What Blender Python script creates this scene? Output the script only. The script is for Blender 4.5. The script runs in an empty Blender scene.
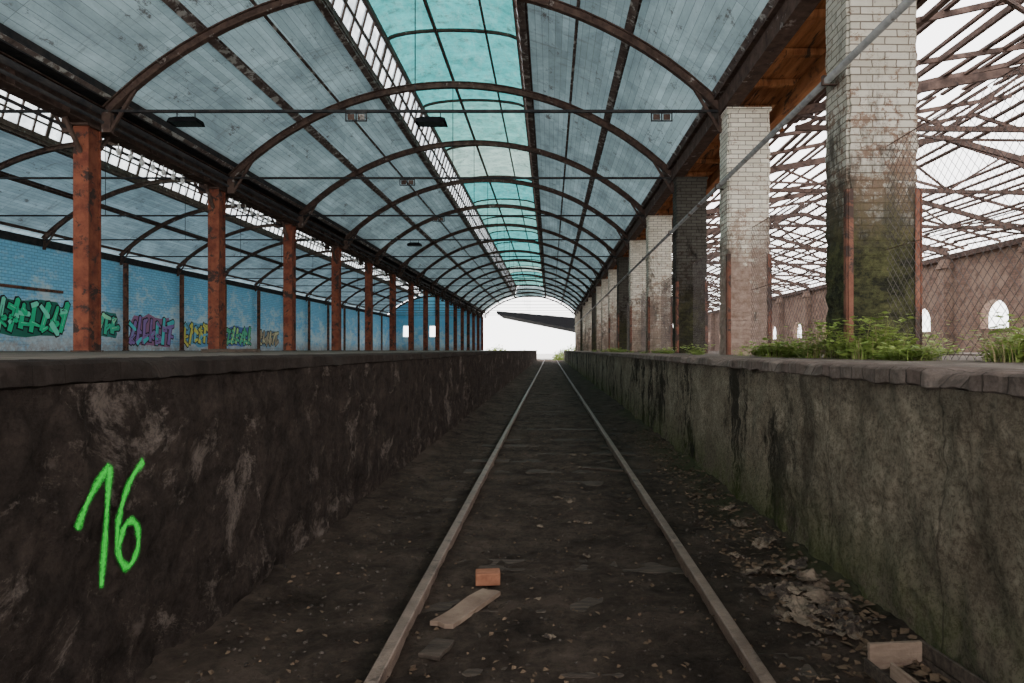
import bpy, bmesh, math, random
from mathutils import Vector, noise
random.seed(7)
C = bpy.context.scene.collection
H = 1.35            # eye height above the track bed
PL = H-0.035        # platform level, one side
PR = H-0.08         # platform level, other side
SP = 4.7            # bay
def FY(n): return 12.1+SP*n
YB, YE = -5.0, FY(15)+0.4
R = 7.68; CZ = H-1.16
CX1, CX2 = -2.39, -14.0

# ---------------------------------------------------------------- helpers
class MB:
    def __init__(s): s.v=[]; s.f=[]; s.m=[]
    def add(s, vs, fs, mi=0):
        o=len(s.v); s.v+= [tuple(p) for p in vs]
        for f in fs: s.f.append(tuple(i+o for i in f)); s.m.append(mi)
    def box(s, x0,x1,y0,y1,z0,z1, mi=0):
        s.add([(x0,y0,z0),(x1,y0,z0),(x1,y1,z0),(x0,y1,z0),(x0,y0,z1),(x1,y0,z1),(x1,y1,z1),(x0,y1,z1)],
              [(0,3,2,1),(4,5,6,7),(0,1,5,4),(1,2,6,5),(2,3,7,6),(3,0,4,7)], mi)
    def beam(s, p, q, w, h, up=(0,0,1), mi=0):
        p=Vector(p); q=Vector(q); d=(q-p).normalized(); u=Vector(up)
        a=d.cross(u)
        if a.length<1e-4: a=d.cross(Vector((1,0,0)))
        a.normalize(); b=a.cross(d).normalized()
        a*=w/2; b*=h/2
        vs=[p-a-b,p+a-b,p+a+b,p-a+b,q-a-b,q+a-b,q+a+b,q-a+b]
        s.add(vs,[(0,1,2,3),(7,6,5,4),(0,4,5,1),(1,5,6,2),(2,6,7,3),(3,7,4,0)],mi)
    def tube(s, p, q, r, n=10, r2=None, mi=0, cap=True):
        if r2 is None: r2=r
        p=Vector(p); q=Vector(q); d=(q-p).normalized()
        a=d.cross(Vector((0,0,1)))
        if a.length<1e-4: a=d.cross(Vector((1,0,0)))
        a.normalize(); b=a.cross(d)
        vs=[]; 
        for c,rr in ((p,r),(q,r2)):
            for i in range(n):
                t=2*math.pi*i/n; vs.append(c+a*math.cos(t)*rr+b*math.sin(t)*rr)
        fs=[(i,(i+1)%n,n+(i+1)%n,n+i) for i in range(n)]
        if cap: fs+=[tuple(range(n-1,-1,-1)),tuple(range(n,2*n))]
        s.add(vs,fs,mi)
    def arc(s, cx,cz,r0,r1,a0,a1,y0,y1,seg=28,mi=0):
        vs=[]
        for i in range(seg+1):
            a=math.radians(a0+(a1-a0)*i/seg); sx,cc=math.sin(a),math.cos(a)
            for r,y in ((r0,y0),(r0,y1),(r1,y1),(r1,y0)):
                vs.append((cx+sx*r,y,cz+cc*r))
        fs=[]
        for i in range(seg):
            o=i*4
            for k in range(4): fs.append((o+k,o+(k+1)%4,o+4+(k+1)%4,o+4+k))
        fs+=[(0,3,2,1),(seg*4,seg*4+1,seg*4+2,seg*4+3)]
        s.add(vs,fs,mi)
    def mesh(s,name,mats,smooth=False):
        me=bpy.data.meshes.new(name); me.from_pydata(s.v,[],s.f)
        for m in mats: me.materials.append(m)
        if len(mats)>1: me.polygons.foreach_set('material_index',s.m)
        bm=bmesh.new(); bm.from_mesh(me); bmesh.ops.recalc_face_normals(bm,faces=bm.faces); bm.to_mesh(me); bm.free()
        if smooth: me.polygons.foreach_set('use_smooth',[True]*len(me.polygons))
        me.update(); return me

def ob(name, data, loc=(0,0,0), parent=None, label=None, cat=None, group=None, kind=None, bevel=0, rot=None):
    o=bpy.data.objects.new(name,data); C.objects.link(o); o.location=loc
    if rot: o.rotation_euler=rot
    if parent: o.parent=parent
    if label: o['label']=label
    if cat: o['category']=cat
    if group: o['group']=group
    if kind: o['kind']=kind
    if bevel:
        b=o.modifiers.new('bevel','BEVEL'); b.width=bevel; b.segments=2; b.limit_method='ANGLE'
    return o
def copy_thing(root, loc, rot=None, scale=None, label=None, color=None):
    n=root.copy(); C.objects.link(n); n.location=loc
    if rot is not None: n.rotation_euler=rot
    if scale is not None: n.scale=scale
    if label: n['label']=label
    for ch in list(root.children):
        c=ch.copy(); C.objects.link(c); c.parent=n
        if color: c.color=color
    if color: n.color=color
    return n

# ---------------------------------------------------------------- materials
def c4(c):
    return tuple(c)+(1,) if isinstance(c,tuple) and len(c)==3 else c
class NT:
    def __init__(s,name):
        s.mat=bpy.data.materials.new(name); s.mat.use_nodes=True
        s.t=s.mat.node_tree; s.t.nodes.clear()
        s.out=s.n('ShaderNodeOutputMaterial')
    def n(s,t,**k):
        nd=s.t.nodes.new(t)
        for a,b in k.items(): setattr(nd,a,b)
        return nd
    def l(s,a,b): s.t.links.new(a,b)
    def setin(s,sock,v):
        if isinstance(v,bpy.types.NodeSocket): s.l(v,sock)
        else: sock.default_value = v
    def pos(s,scale=(1,1,1)):
        g=s.n('ShaderNodeNewGeometry'); m=s.n('ShaderNodeMapping'); m.inputs['Scale'].default_value=scale
        s.l(g.outputs['Position'],m.inputs['Vector']); return m.outputs[0]
    def noise(s,vec,scale,detail=6,rough=.6,dist=0):
        a=s.n('ShaderNodeTexNoise'); s.l(vec,a.inputs['Vector']); a.inputs['Scale'].default_value=scale
        a.inputs['Detail'].default_value=detail; a.inputs['Roughness'].default_value=rough; a.inputs['Distortion'].default_value=dist
        return a.outputs['Fac']
    def ramp(s,f,p0,p1,c0=(0,0,0,1),c1=(1,1,1,1)):
        r=s.n('ShaderNodeValToRGB'); e=r.color_ramp.elements
        e[0].position=p0; e[1].position=p1; e[0].color=c4(c0); e[1].color=c4(c1); s.l(f,r.inputs[0]); return r.outputs[0]
    def mix(s,f,a,b,mode='MIX'):
        m=s.n('ShaderNodeMix',data_type='RGBA',blend_type=mode)
        s.setin(m.inputs[0],f); s.setin(m.inputs[6],c4(a) if isinstance(a,tuple) else a); s.setin(m.inputs[7],c4(b) if isinstance(b,tuple) else b)
        return m.outputs[2]
    def math(s,op,a,b=0.0,c=None):
        m=s.n('ShaderNodeMath',operation=op); s.setin(m.inputs[0],a); s.setin(m.inputs[1],b)
        if c is not None: s.setin(m.inputs[2],c)
        return m.outputs[0]
    def maprange(s,v,a,b,c=0.0,d=1.0):
        m=s.n('ShaderNodeMapRange'); s.l(v,m.inputs[0]); 
        for i,x in enumerate((a,b,c,d)): m.inputs[i+1].default_value=x
        return m.outputs[0]
    def xyz(s):
        g=s.n('ShaderNodeNewGeometry'); x=s.n('ShaderNodeSeparateXYZ'); s.l(g.outputs['Position'],x.inputs[0]); return x.outputs
    def bsdf(s,col,rough=.85,bumpf=None,bs=.3,bd=.02,metal=0,spec=.3):
        b=s.n('ShaderNodeBsdfPrincipled'); s.setin(b.inputs['Base Color'],c4(col) if isinstance(col,tuple) else col)
        b.inputs['Roughness'].default_value=rough; b.inputs['Metallic'].default_value=metal
        b.inputs['Specular IOR Level'].default_value=spec
        if bumpf is not None:
            bp=s.n('ShaderNodeBump'); bp.inputs['Strength'].default_value=bs; bp.inputs['Distance'].default_value=bd
            s.l(bumpf,bp.inputs['Height']); s.l(bp.outputs[0],b.inputs['Normal'])
        return b.outputs[0]
    def done(s,sh): s.l(sh,s.out.inputs[0]); return s.mat

def rough_mat(name,a,b,patch=None,s1=4,s2=1.5,thr=.55,rough=.85,bs=.4,bd=.02,bscale=25,sc=(1,1,1),metal=0,spec=.15):
    t=NT(name); p=t.pos(sc)
    n1=t.noise(p,s1,8,.65); col=t.ramp(n1,.35,.65,a,b)
    if patch:
        n2=t.noise(p,s2,10,.7,.4); k=t.ramp(n2,thr,thr+.06); col=t.mix(k,col,patch)
    nb=t.noise(t.pos(),bscale,8,.7)
    return t.done(t.bsdf(col,rough,nb,bs,bd,metal,spec))

m_iron=rough_mat('dark_rusted_iron',(.045,.028,.023),(.11,.07,.055),(.27,.24,.22),6,5,.60)
m_beam=rough_mat('black_painted_iron',(.016,.017,.02),(.045,.04,.038),(.11,.08,.065),5,3,.64)
m_black=rough_mat('black_tar_sheet',(.006,.006,.007),(.014,.014,.015),None,5,spec=.02)
m_purlin=rough_mat('peeling_purlin_paint',(.07,.05,.045),(.17,.13,.115),(.44,.42,.39),6,4,.54)
m_redsteel=rough_mat('rust_red_paint',(.12,.034,.023),(.25,.082,.045),(.045,.03,.026),4,3.2,.52,rough=.85)
m_guard=rough_mat('rusty_corner_steel',(.13,.05,.034),(.23,.105,.07),(.06,.04,.033),5,3,.50)
m_rail=rough_mat('rusty_rail_steel',(.11,.075,.055),(.215,.155,.118),(.07,.047,.035),8,5,.56,rough=.5,bscale=60,spec=.4)
m_sleeper=rough_mat('rotten_sleeper_wood',(.03,.023,.018),(.085,.064,.049),None,6,bs=.6,sc=(1,6,6))
m_plank=rough_mat('weathered_plank',(.15,.10,.073),(.26,.19,.14),None,5,bs=.5,sc=(1,1,5))
m_soffit=rough_mat('orange_brown_eave_boards',(.21,.08,.032),(.46,.20,.085),(.07,.043,.028),3,2,.55,sc=(4,.4,1))
m_batten=rough_mat('dark_rusty_timber',(.042,.028,.023),(.125,.082,.066),(.028,.021,.019),4,3,.6)
m_pipe=rough_mat('grey_pipe',(.13,.13,.13),(.24,.24,.23),(.09,.06,.045),6,4,.56,rough=.6,bs=.15)
m_wire=rough_mat('rusty_wire',(.06,.05,.045),(.14,.12,.115),None,6)
m_white=rough_mat('old_white_paint',(.5,.5,.48),(.7,.7,.68),None,8)
m_brickred=rough_mat('loose_brick',(.20,.08,.045),(.29,.13,.075),None,12)
m_lamp=rough_mat('dark_lamp_enamel',(.02,.03,.03),(.04,.06,.06),None,8,rough=.5)
m_rag=rough_mat('faded_rag',(.07,.053,.038),(.19,.145,.105),(.04,.03,.024),6,5,.49)
m_stone=rough_mat('gravel_stone',(.028,.022,.018),(.075,.058,.046),None,14)
m_deadleaf=rough_mat('dead_leaf',(.06,.038,.024),(.15,.10,.064),None,9)

# track bed soil
t=NT('track_soil'); p=t.pos()
n1=t.noise(p,2.6,12,.75); n2=t.noise(p,14,10,.8); n3=t.noise(t.pos((1,.35,1)),1.1,6,.6,.6)
col=t.ramp(n1,.36,.66,(.028,.021,.016),(.13,.097,.074))
col=t.mix(t.math('MULTIPLY',t.ramp(n2,.49,.60),.75),col,(.05,.038,.029))
col=t.mix(t.math('MULTIPLY',t.ramp(n3,.55,.68),.45),col,(.155,.118,.09))
x=t.xyz(); green=t.math('MULTIPLY',t.maprange(x[0],1.2,1.62),t.ramp(n3,.45,.6))
col=t.mix(t.math('MULTIPLY',green,.6),col,(.055,.08,.025))
nb=t.math('ADD',t.math('MULTIPLY',n2,1.6),t.noise(p,45,8,.8))
m_soil=t.done(t.bsdf(col,.95,nb,1.0,.04,spec=.08))

# dark retaining wall
t=NT('blackened_render_wall'); p=t.pos(); x=t.xyz()
n1=t.noise(p,5,12,.8); n2=t.noise(t.pos((1,.8,1)),1.7,12,.8,.4); n3=t.noise(p,38,10,.8)
col=t.ramp(n1,.36,.68,(.025,.020,.017),(.100,.074,.060))
col=t.mix(t.math('MULTIPLY',t.ramp(n3,.5,.62),.5),col,(.022,.018,.015))
k=t.math('MULTIPLY',t.ramp(n2,.545,.60),t.ramp(n3,.35,.52))
col=t.mix(t.math('MULTIPLY',k,.75),col,(.27,.215,.18))
n4=t.noise(p,4.5,12,.8)
lowp=t.maprange(x[2],1.0,.1,.0,.05)
col=t.mix(t.math('MULTIPLY',t.ramp(t.math('ADD',n4,lowp),.60,.66),.55),col,(.19,.15,.125))
hb=t.math('ADD',t.math('MULTIPLY',n1,1.2),t.math('MULTIPLY',n3,1.4)); hb=t.math('SUBTRACT',hb,t.math('MULTIPLY',k,.35))
m_wallL=t.done(t.bsdf(col,.95,hb,1.0,.055,spec=.06))

# beige grey pebbly retaining wall, black streaks, moss at the foot
t=NT('rough_concrete_wall'); p=t.pos(); x=t.xyz()
n1=t.noise(p,2.6,12,.8); n3=t.noise(p,34,12,.95); n5=t.noise(t.pos((1,1.0,.4)),1.1,12,.8,.2); n9=t.noise(p,13,12,.9)
col=t.ramp(n1,.34,.64,(.27,.215,.15),(.70,.59,.43))
col=t.mix(t.math('MULTIPLY',t.ramp(n3,.49,.54),.75),col,(.12,.092,.066))
col=t.mix(t.math('MULTIPLY',t.ramp(n9,.52,.58),.55),col,(.10,.078,.058))
st=t.math('MULTIPLY',t.maprange(x[1],3.4,5.2,.08,1.0),t.ramp(n5,.49,.55))
col=t.mix(t.math('MULTIPLY',st,.90),col,(.036,.031,.024))
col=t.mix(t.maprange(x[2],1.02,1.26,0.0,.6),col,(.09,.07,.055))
low=t.maprange(x[2],.55,.0); mo=t.math('MULTIPLY',low,t.ramp(t.noise(p,2.6,10,.75),.40,.52))
col=t.mix(t.math('MULTIPLY',mo,.75),col,(.10,.135,.03))
jt=t.math('LESS_THAN',t.math('ABSOLUTE',t.math('SUBTRACT',t.math('FRACT',t.math('DIVIDE',t.math('ADD',x[1],t.math('MULTIPLY',n1,.02)),1.15)),.5)),.005)
col=t.mix(t.math('MULTIPLY',jt,.45),col,(.06,.05,.04))
hb=t.math('ADD',n1,t.math('ADD',t.math('MULTIPLY',n3,2.4),t.math('MULTIPLY',n9,1.5))); hb=t.math('SUBTRACT',hb,t.math('MULTIPLY',jt,.6))
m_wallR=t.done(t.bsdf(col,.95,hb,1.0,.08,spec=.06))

def brick_vec(t,axis='xy'):
    x=t.xyz(); c=t.n('ShaderNodeCombineXYZ')
    if axis=='xy': t.l(t.math('ADD',x[0],x[1]),c.inputs[0])
    elif axis=='y': t.l(x[1],c.inputs[0])
    else: t.l(x[0],c.inputs[0])
    t.l(x[2],c.inputs[1]); return c.outputs[0],x
def brick(t,vec,c1,c2,mo,w=.25,h=.077,ms=.008):
    b=t.n('ShaderNodeTexBrick'); t.l(vec,b.inputs['Vector']); b.inputs['Color1'].default_value=c4(c1); b.inputs['Color2'].default_value=c4(c2)
    b.inputs['Mortar'].default_value=c4(mo); b.inputs['Scale'].default_value=1; b.inputs['Brick Width'].default_value=w
    b.inputs['Row Height'].default_value=h; b.inputs['Mortar Size'].default_value=ms; b.inputs['Mortar Smooth'].default_value=.3
    return b.outputs['Color'],b.outputs['Fac']

def coping_mat(name,c1,c2,mo,dark,ms=.006):
    t=NT(name); x=t.xyz(); c=t.n('ShaderNodeCombineXYZ'); t.l(t.math('ADD',x[1],t.math('MULTIPLY',t.noise(t.pos(),12,4,.6),.03)),c.inputs[0]); t.l(t.math('ADD',x[0],x[2]),c.inputs[1])
    col,f=brick(t,c.outputs[0],c1,c2,mo,.14,3.0,ms)
    n=t.noise(t.pos(),6,12,.85); col=t.mix(t.math('MULTIPLY',t.ramp(n,.40,.56),.85),col,dark)
    hb=t.math('SUBTRACT',t.math('MULTIPLY',n,2.8),t.math('MULTIPLY',f,.6))
    return t.done(t.bsdf(col,.95,hb,.9,.03,spec=.06))
m_copL=coping_mat('dark_coping_brick',(.052,.040,.034),(.066,.050,.042),(.036,.028,.023),(.032,.025,.021),.003)
m_copR=coping_mat('grey_coping_brick',(.25,.18,.15),(.31,.25,.21),(.08,.062,.052),(.115,.09,.075))

def pillar_mat(name,tint=1.0,moss=0.0,plaster=.5,mz=1.8,grime=.5):
    t=NT(name); vec,x=brick_vec(t); s=tint
    col,f=brick(t,vec,(.86*s,.80*s,.68*s),(.66*s,.60*s,.49*s),(.24*s,.20*s,.16*s),ms=.007)
    n=t.noise(t.pos((1,1,.5)),2.2,12,.8,.3); n2=t.noise(t.pos(),9,8,.7); n6=t.noise(t.pos((1,1,.6)),1.1,12,.75,.4); n7=t.noise(t.pos((1,1,1.4)),4.5,12,.85); n8=t.noise(t.pos((1,1,.25)),3.2,12,.8)
    lowg=t.maprange(x[2],PR+3.4,PR+.8,-.03,.11)
    col=t.mix(t.math('MULTIPLY',t.ramp(t.math('ADD',n7,lowg),.57-.06*grime,.61-.06*grime),.85*min(1,grime*1.6)),col,(.26*s,.145*s,.095*s))
    col=t.mix(t.math('MULTIPLY',t.ramp(t.math('ADD',n,lowg),.61-.08*grime,.68-.08*grime),.85),col,(.09*s,.07*s,.055*s))
    col=t.mix(t.math('MULTIPLY',t.ramp(t.math('ADD',n8,lowg),.60-.08*grime,.70-.06*grime),.75*min(1,grime*1.4)),col,(.12*s,.10*s,.08*s))
    pk=t.math('MULTIPLY',t.maprange(x[2],PR+2.2,PR+1.4),t.ramp(n6,.5-.12*plaster,.55-.12*plaster))
    pl=t.ramp(n2,.3,.7,(.20*s,.13*s,.095*s),(.44*s,.32*s,.26*s)); col=t.mix(t.math('MULTIPLY',pk,min(1,plaster*1.3)),col,pl)
    if moss>0:
        mk=t.math('MULTIPLY',t.maprange(t.math('ADD',x[2],t.math('MULTIPLY',n,1.2)),PR+mz+.9,PR+mz),moss)
        mc=t.ramp(n7,.42,.62,(.014,.015,.010),(.11,.11,.045)); col=t.mix(mk,col,mc)
    hb=t.math('SUBTRACT',t.math('ADD',n2,t.math('MULTIPLY',n7,2.0)),t.math('MULTIPLY',f,1.4))
    return t.done(t.bsdf(col,.85,hb,.8,.03,spec=.12))
m_pilA=pillar_mat('mossy_glazed_brick',.74,.97,.2,1.65,.72)
m_pilB=pillar_mat('white_glazed_brick',1.05,.15,.9,.1,.5)
m_pilC=pillar_mat('soot_black_brick',.10,.5,.2,1.5)
m_pilD=pillar_mat('pale_cream_brick',1.0,.3,.3,.5,.5)

# blue painted wall
t=NT('blue_painted_brick'); vec,x=brick_vec(t,'y')
col,f=brick(t,vec,(.30,.72,.98),(.24,.62,.90),(.14,.38,.58),.28,.12,.012)
n=t.noise(t.pos((1,.5,1)),1.4,12,.8,.2); n2=t.noise(t.pos(),4,12,.85)
mid=t.maprange(x[2],PL+3.3,PL+1.2,-.07,.06)
col=t.mix(t.math('MULTIPLY',t.ramp(t.math('ADD',n,mid),.47,.60),.8),col,(.84,.89,.92)); col=t.mix(t.math('MULTIPLY',t.ramp(n2,.57,.64),.5),col,(.42,.30,.30))
lo=t.math('MULTIPLY',t.maprange(x[2],PL+.8,PL+.1),t.ramp(n2,.35,.55)); col=t.mix(t.math('MULTIPLY',lo,.75),col,(.36,.25,.23))
m_blue=t.done(t.bsdf(col,.8,t.math('SUBTRACT',n2,f),.4,.02))
t=NT('faded_tan_brick'); vec,x=brick_vec(t,'xy')
col,f=brick(t,vec,(.23,.145,.11),(.16,.10,.075),(.13,.10,.085))
n=t.noise(t.pos(),1.1,12,.8,.3); col=t.mix(t.math('MULTIPLY',t.ramp(n,.46,.56),.75),col,(.28,.20,.155)); col=t.mix(t.math('MULTIPLY',t.ramp(t.noise(t.pos(),3,12,.8),.52,.60),.65),col,(.085,.06,.048))
m_pink=t.done(t.bsdf(col,.9,t.math('SUBTRACT',n,f),.4,.02,spec=.1))

m_deck=rough_mat('dusty_platform_concrete',(.08,.063,.052),(.18,.148,.122),(.065,.08,.04),3,1.2,.60,bscale=20,spec=.06)

def roof_mat(name,base,stain,tr,trcol):
    t=NT(name); uv=t.n('ShaderNodeUVMap'); 
    b=t.n('ShaderNodeTexBrick'); t.l(uv.outputs[0],b.inputs['Vector']); b.offset=0; b.inputs['Scale'].default_value=1
    b.inputs['Brick Width'].default_value=SP/2; b.inputs['Row Height'].default_value=.14; b.inputs['Mortar Size'].default_value=.005
    b.inputs['Color1'].default_value=(1,1,1,1); b.inputs['Color2'].default_value=(.72,.73,.73,1); b.inputs['Mortar'].default_value=(.45,.44,.43,1)
    n=t.noise(t.pos((1,.5,1)),.75,12,.75,.6); n2=t.noise(t.pos((1,.5,1)),2.6,12,.82); n4=t.noise(t.pos((.5,2.5,.5)),1.2,12,.8); n8=t.noise(t.pos((.6,.6,.6)),.35,8,.7)
    col=t.ramp(n,.38,.62,stain,base)
    col=t.mix(1.0,col,b.outputs['Color'],'MULTIPLY')
    col=t.mix(t.math('MULTIPLY',t.ramp(n8,.50,.62),.35),col,(.16,.19,.19))
    col=t.mix(t.math('MULTIPLY',t.ramp(n4,.55,.64),.5),col,(.16,.14,.13))
    col=t.mix(t.math('MULTIPLY',t.ramp(n2,.57,.625),.8),col,(.085,.055,.045))
    d=t.bsdf(col,.85,t.math('SUBTRACT',n2,b.outputs['Fac']),.3,.02)
    tl=t.n('ShaderNodeBsdfTranslucent'); t.l(t.mix(1.0,col,c4(trcol),'MULTIPLY'),tl.inputs[0])  # sky glow put into the boards to brighten the vault and fill the hall
    a=t.n('ShaderNodeMixShader'); a.inputs[0].default_value=tr; t.l(d,a.inputs[1]); t.l(tl.outputs[0],a.inputs[2])
    return t.done(a.outputs[0])
m_roof=roof_mat('blue_grey_roof_boards',(.60,.72,.74),(.33,.40,.42),.16,(.42,.52,.54))
m_roof2=roof_mat('dirty_blue_grey_boards',(.54,.66,.70),(.32,.40,.43),.16,(.40,.51,.56))

t=NT('tinted_skylight_sheet'); oi=t.n('ShaderNodeObjectInfo'); n=t.noise(t.pos(),1.3,12,.8,.4); n2=t.noise(t.pos((1,.3,1)),5,12,.8)
col=t.mix(1.0,oi.outputs['Color'],t.ramp(n,.35,.65,(.35,.42,.42),(1,1,1)),'MULTIPLY')
col=t.mix(t.math('MULTIPLY',t.ramp(n2,.48,.72),.3),col,(.22,.30,.28))
col=t.mix(t.math('MULTIPLY',t.ramp(t.noise(t.pos(),3,12,.8),.53,.63),.75),col,(.03,.045,.04))
tl=t.n('ShaderNodeBsdfTranslucent'); t.l(col,tl.inputs[0]); d=t.bsdf(col,.6)
a=t.n('ShaderNodeMixShader'); a.inputs[0].default_value=.75; t.l(d,a.inputs[1]); t.l(tl.outputs[0],a.inputs[2]); m_sky=t.done(a.outputs[0])
t=NT('dusty_window_glass'); tp=t.n('ShaderNodeBsdfTransparent'); tp.inputs[0].default_value=(.62,.66,.68,1)
tl=t.n('ShaderNodeBsdfTranslucent'); tl.inputs[0].default_value=(.32,.36,.38,1)
a=t.n('ShaderNodeMixShader'); t.l(t.ramp(t.noise(t.pos(),2,8,.7),.35,.65),a.inputs[0]); t.l(tp.outputs[0],a.inputs[1]); t.l(tl.outputs[0],a.inputs[2]); m_glass=t.done(a.outputs[0])

def leaf_mat(name,a,b):
    t=NT(name); col=t.ramp(t.noise(t.pos(),9,4,.6),.3,.7,a,b)
    d=t.bsdf(col,.6); tl=t.n('ShaderNodeBsdfTranslucent'); t.l(col,tl.inputs[0])
    m=t.n('ShaderNodeMixShader'); m.inputs[0].default_value=.4; t.l(d,m.inputs[1]); t.l(tl.outputs[0],m.inputs[2]); return t.done(m.outputs[0])
m_grass=leaf_mat('weed_green',(.14,.22,.045),(.38,.46,.12)); m_straw=leaf_mat('dry_straw',(.30,.23,.12),(.48,.39,.21))
def flat(name,c): 
    t=NT(name); n=t.noise(t.pos(),6,6,.7); col=t.mix(t.math('MULTIPLY',t.ramp(n,.5,.75),.35),c,(c[0]*.5,c[1]*.5,c[2]*.5)); return t.done(t.bsdf(col,.6))
t=NT('green_spray_paint'); at=t.n('ShaderNodeAttribute',attribute_name='edge'); n=t.noise(t.pos(),70,5,.8)
al=t.ramp(t.math('ADD',at.outputs['Fac'],t.math('MULTIPLY',t.math('SUBTRACT',n,.5),1.5)),.15,1.1)
d=t.bsdf((.03,.66,.06),.6); tp=t.n('ShaderNodeBsdfTransparent'); a=t.n('ShaderNodeMixShader'); t.l(al,a.inputs[0]); t.l(tp.outputs[0],a.inputs[1]); t.l(d,a.inputs[2])
m_spray=t.done(a.outputs[0])

# ---------------------------------------------------------------- world
w=bpy.data.worlds.new('overcast'); bpy.context.scene.world=w; w.use_nodes=True
bg=w.node_tree.nodes['Background']; tc=w.node_tree.nodes.new('ShaderNodeTexCoord'); sx=w.node_tree.nodes.new('ShaderNodeSeparateXYZ')
rp=w.node_tree.nodes.new('ShaderNodeValToRGB'); rp.color_ramp.elements[0].position=0; rp.color_ramp.elements[1].position=.7
rp.color_ramp.elements[0].color=(1,.985,.96,1); rp.color_ramp.elements[1].color=(.96,.94,.97,1)
w.node_tree.links.new(tc.outputs['Generated'],sx.inputs[0]); w.node_tree.links.new(sx.outputs[2],rp.inputs[0]); w.node_tree.links.new(rp.outputs[0],bg.inputs[0])
bg.inputs[1].default_value=5.8

# ---------------------------------------------------------------- ground
bm=MB(); xs=[-1.75+3.56*i/89 for i in range(90)]; ys=[]; y=-2.0
while y<96:
    ys.append(y); y+=.04 if 1.8<y<6 else (.1 if y<14 else .5)
def gz(xx,y):
    h=.034*noise.fractal(Vector((xx*1.7,y*1.3,3)),1,2,5)+.018*noise.fractal(Vector((xx*8,y*8,1)),.9,2,3)
    h+=.05*max(0,abs(xx-.03)-1.20)/.35+.012
    if abs(xx+.675)<.07 or abs(xx-.825)<.07: h=min(h,.035)
    return h
for y in ys:
    for xx in xs: bm.v.append((xx,y,gz(xx,y)))
nx=len(xs)
for j in range(len(ys)-1):
    for i in range(nx-1):
        o=j*nx+i; bm.f.append((o,o+1,o+nx+1,o+nx)); bm.m.append(0)
ob('floor',bm.mesh('track_bed',[m_soil],True),label='dark earth track bed between the loading platforms',kind='structure')
bm=MB(); bm.add([(-90,96,-.05),(90,96,-.05),(90,260,-.05),(-90,260,-.05)],[(0,1,2,3)])
bm.add([(-90,YE,-.06),(-1.7,YE,-.06),(-1.7,96,-.06),(-90,96,-.06)],[(0,1,2,3)]); bm.add([(1.7,YE,-.06),(90,YE,-.06),(90,96,-.06),(1.7,96,-.06)],[(0,1,2,3)])
m_yard=rough_mat('pale_yard',(.45,.44,.40),(.6,.58,.53),(.3,.36,.2),1,.4,.6)
ob('floor',bm.mesh('yard_ground',[m_yard]),label='pale open yard ground beyond the hall',kind='structure')

# ---------------------------------------------------------------- platforms
def platform(x_in,x_out,z,m_wall,m_cop,sgn,label,amp,yend):
    e=ob('platform',None,(x_in,0,0),label=label,cat='platform')
    xo=x_out-x_in
    b=MB(); ysl=[]; y=YB
    while y<YE: ysl.append(y); y+=.025 if 1.4<y<6 else (.08 if y<16 else 1.0)
    ysl.append(YE); nz=48; zt=z-.08
    for y in ysl:
        for k in range(nz+1):
            zz=-.1+(zt+.1)*k/nz
            q=Vector((y*3.6,zz*3.6,sgn*5)); f=noise.fractal(q,.65,2.1,7)
            b.v.append((sgn*(.015+amp*f),y,zz))
    n1_=nz+1
    for j in range(len(ysl)-1):
        for k in range(nz): o=j*n1_+k; b.f.append((o,o+1,o+n1_+1,o+n1_)); b.m.append(0)
    ob('retaining_wall',b.mesh('retaining_wall',[m_wall],True),parent=e,label='stained rough rendered face')
    b=MB(); b.box(min(sgn*.12,xo),max(sgn*.12,xo),YB,yend,-.1,z-.09); ob('core',b.mesh('core',[m_wall]),parent=e)
    b=MB(); x0,x1=sgn*.0,sgn*.36; seed=random.random()*50
    sec=[(x1,z-.085),(x0+sgn*.02,z-.085),(x0,z-.075),(x0,z-.045),(x0,z-.012),(x0+sgn*.02,z),(sgn*.18,z),(x1,z)]
    y=YB; yl=[]
    while y<YE: yl.append(y); y+=.025 if 1.4<y<6 else (.1 if y<14 else .8)
    yl.append(YE)
    for y in yl:
        chip=max(0,noise.fractal(Vector((y*2.0,seed,1)),.8,2,4)-.08)*.09
        for i,(px,pz) in enumerate(sec):
            f=noise.fractal(Vector((y*6,px*6,pz*8+seed)),.9,2,4)
            dx=f*.010 if 0<i<6 else 0; dzz=f*.005 if i>3 else f*.012
            if i in(3,4,5): dx+=sgn*chip*(.6 if i==3 else 1); dzz-=chip*(.4 if i>3 else 0)
            b.v.append((px+dx,y,pz+dzz))
    m_=len(sec)
    for j in range(len(yl)-1):
        for i in range(m_-1): o=j*m_+i; b.f.append((o,o+1,o+m_+1,o+m_)); b.m.append(0)
    ob('coping',b.mesh('coping',[m_cop]),parent=e,label='worn chipped edge coping')
    b=MB(); x0=sgn*.36; b.box(min(x0,xo),max(x0,xo),YB,yend,z-.09,z-.003)
    ob('deck',b.mesh('deck',[m_deck]),parent=e,label='dusty concrete surface')
    return e
platform(-1.58,-19.44,PL,m_wallL,m_copL,-1,'long loading platform with blackened peeling face',.030,YE-.36)
platform(1.63,15.3,PR,m_wallR,m_copR,1,'long loading platform with rough beige-grey mossy face',.030,YE)

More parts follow.
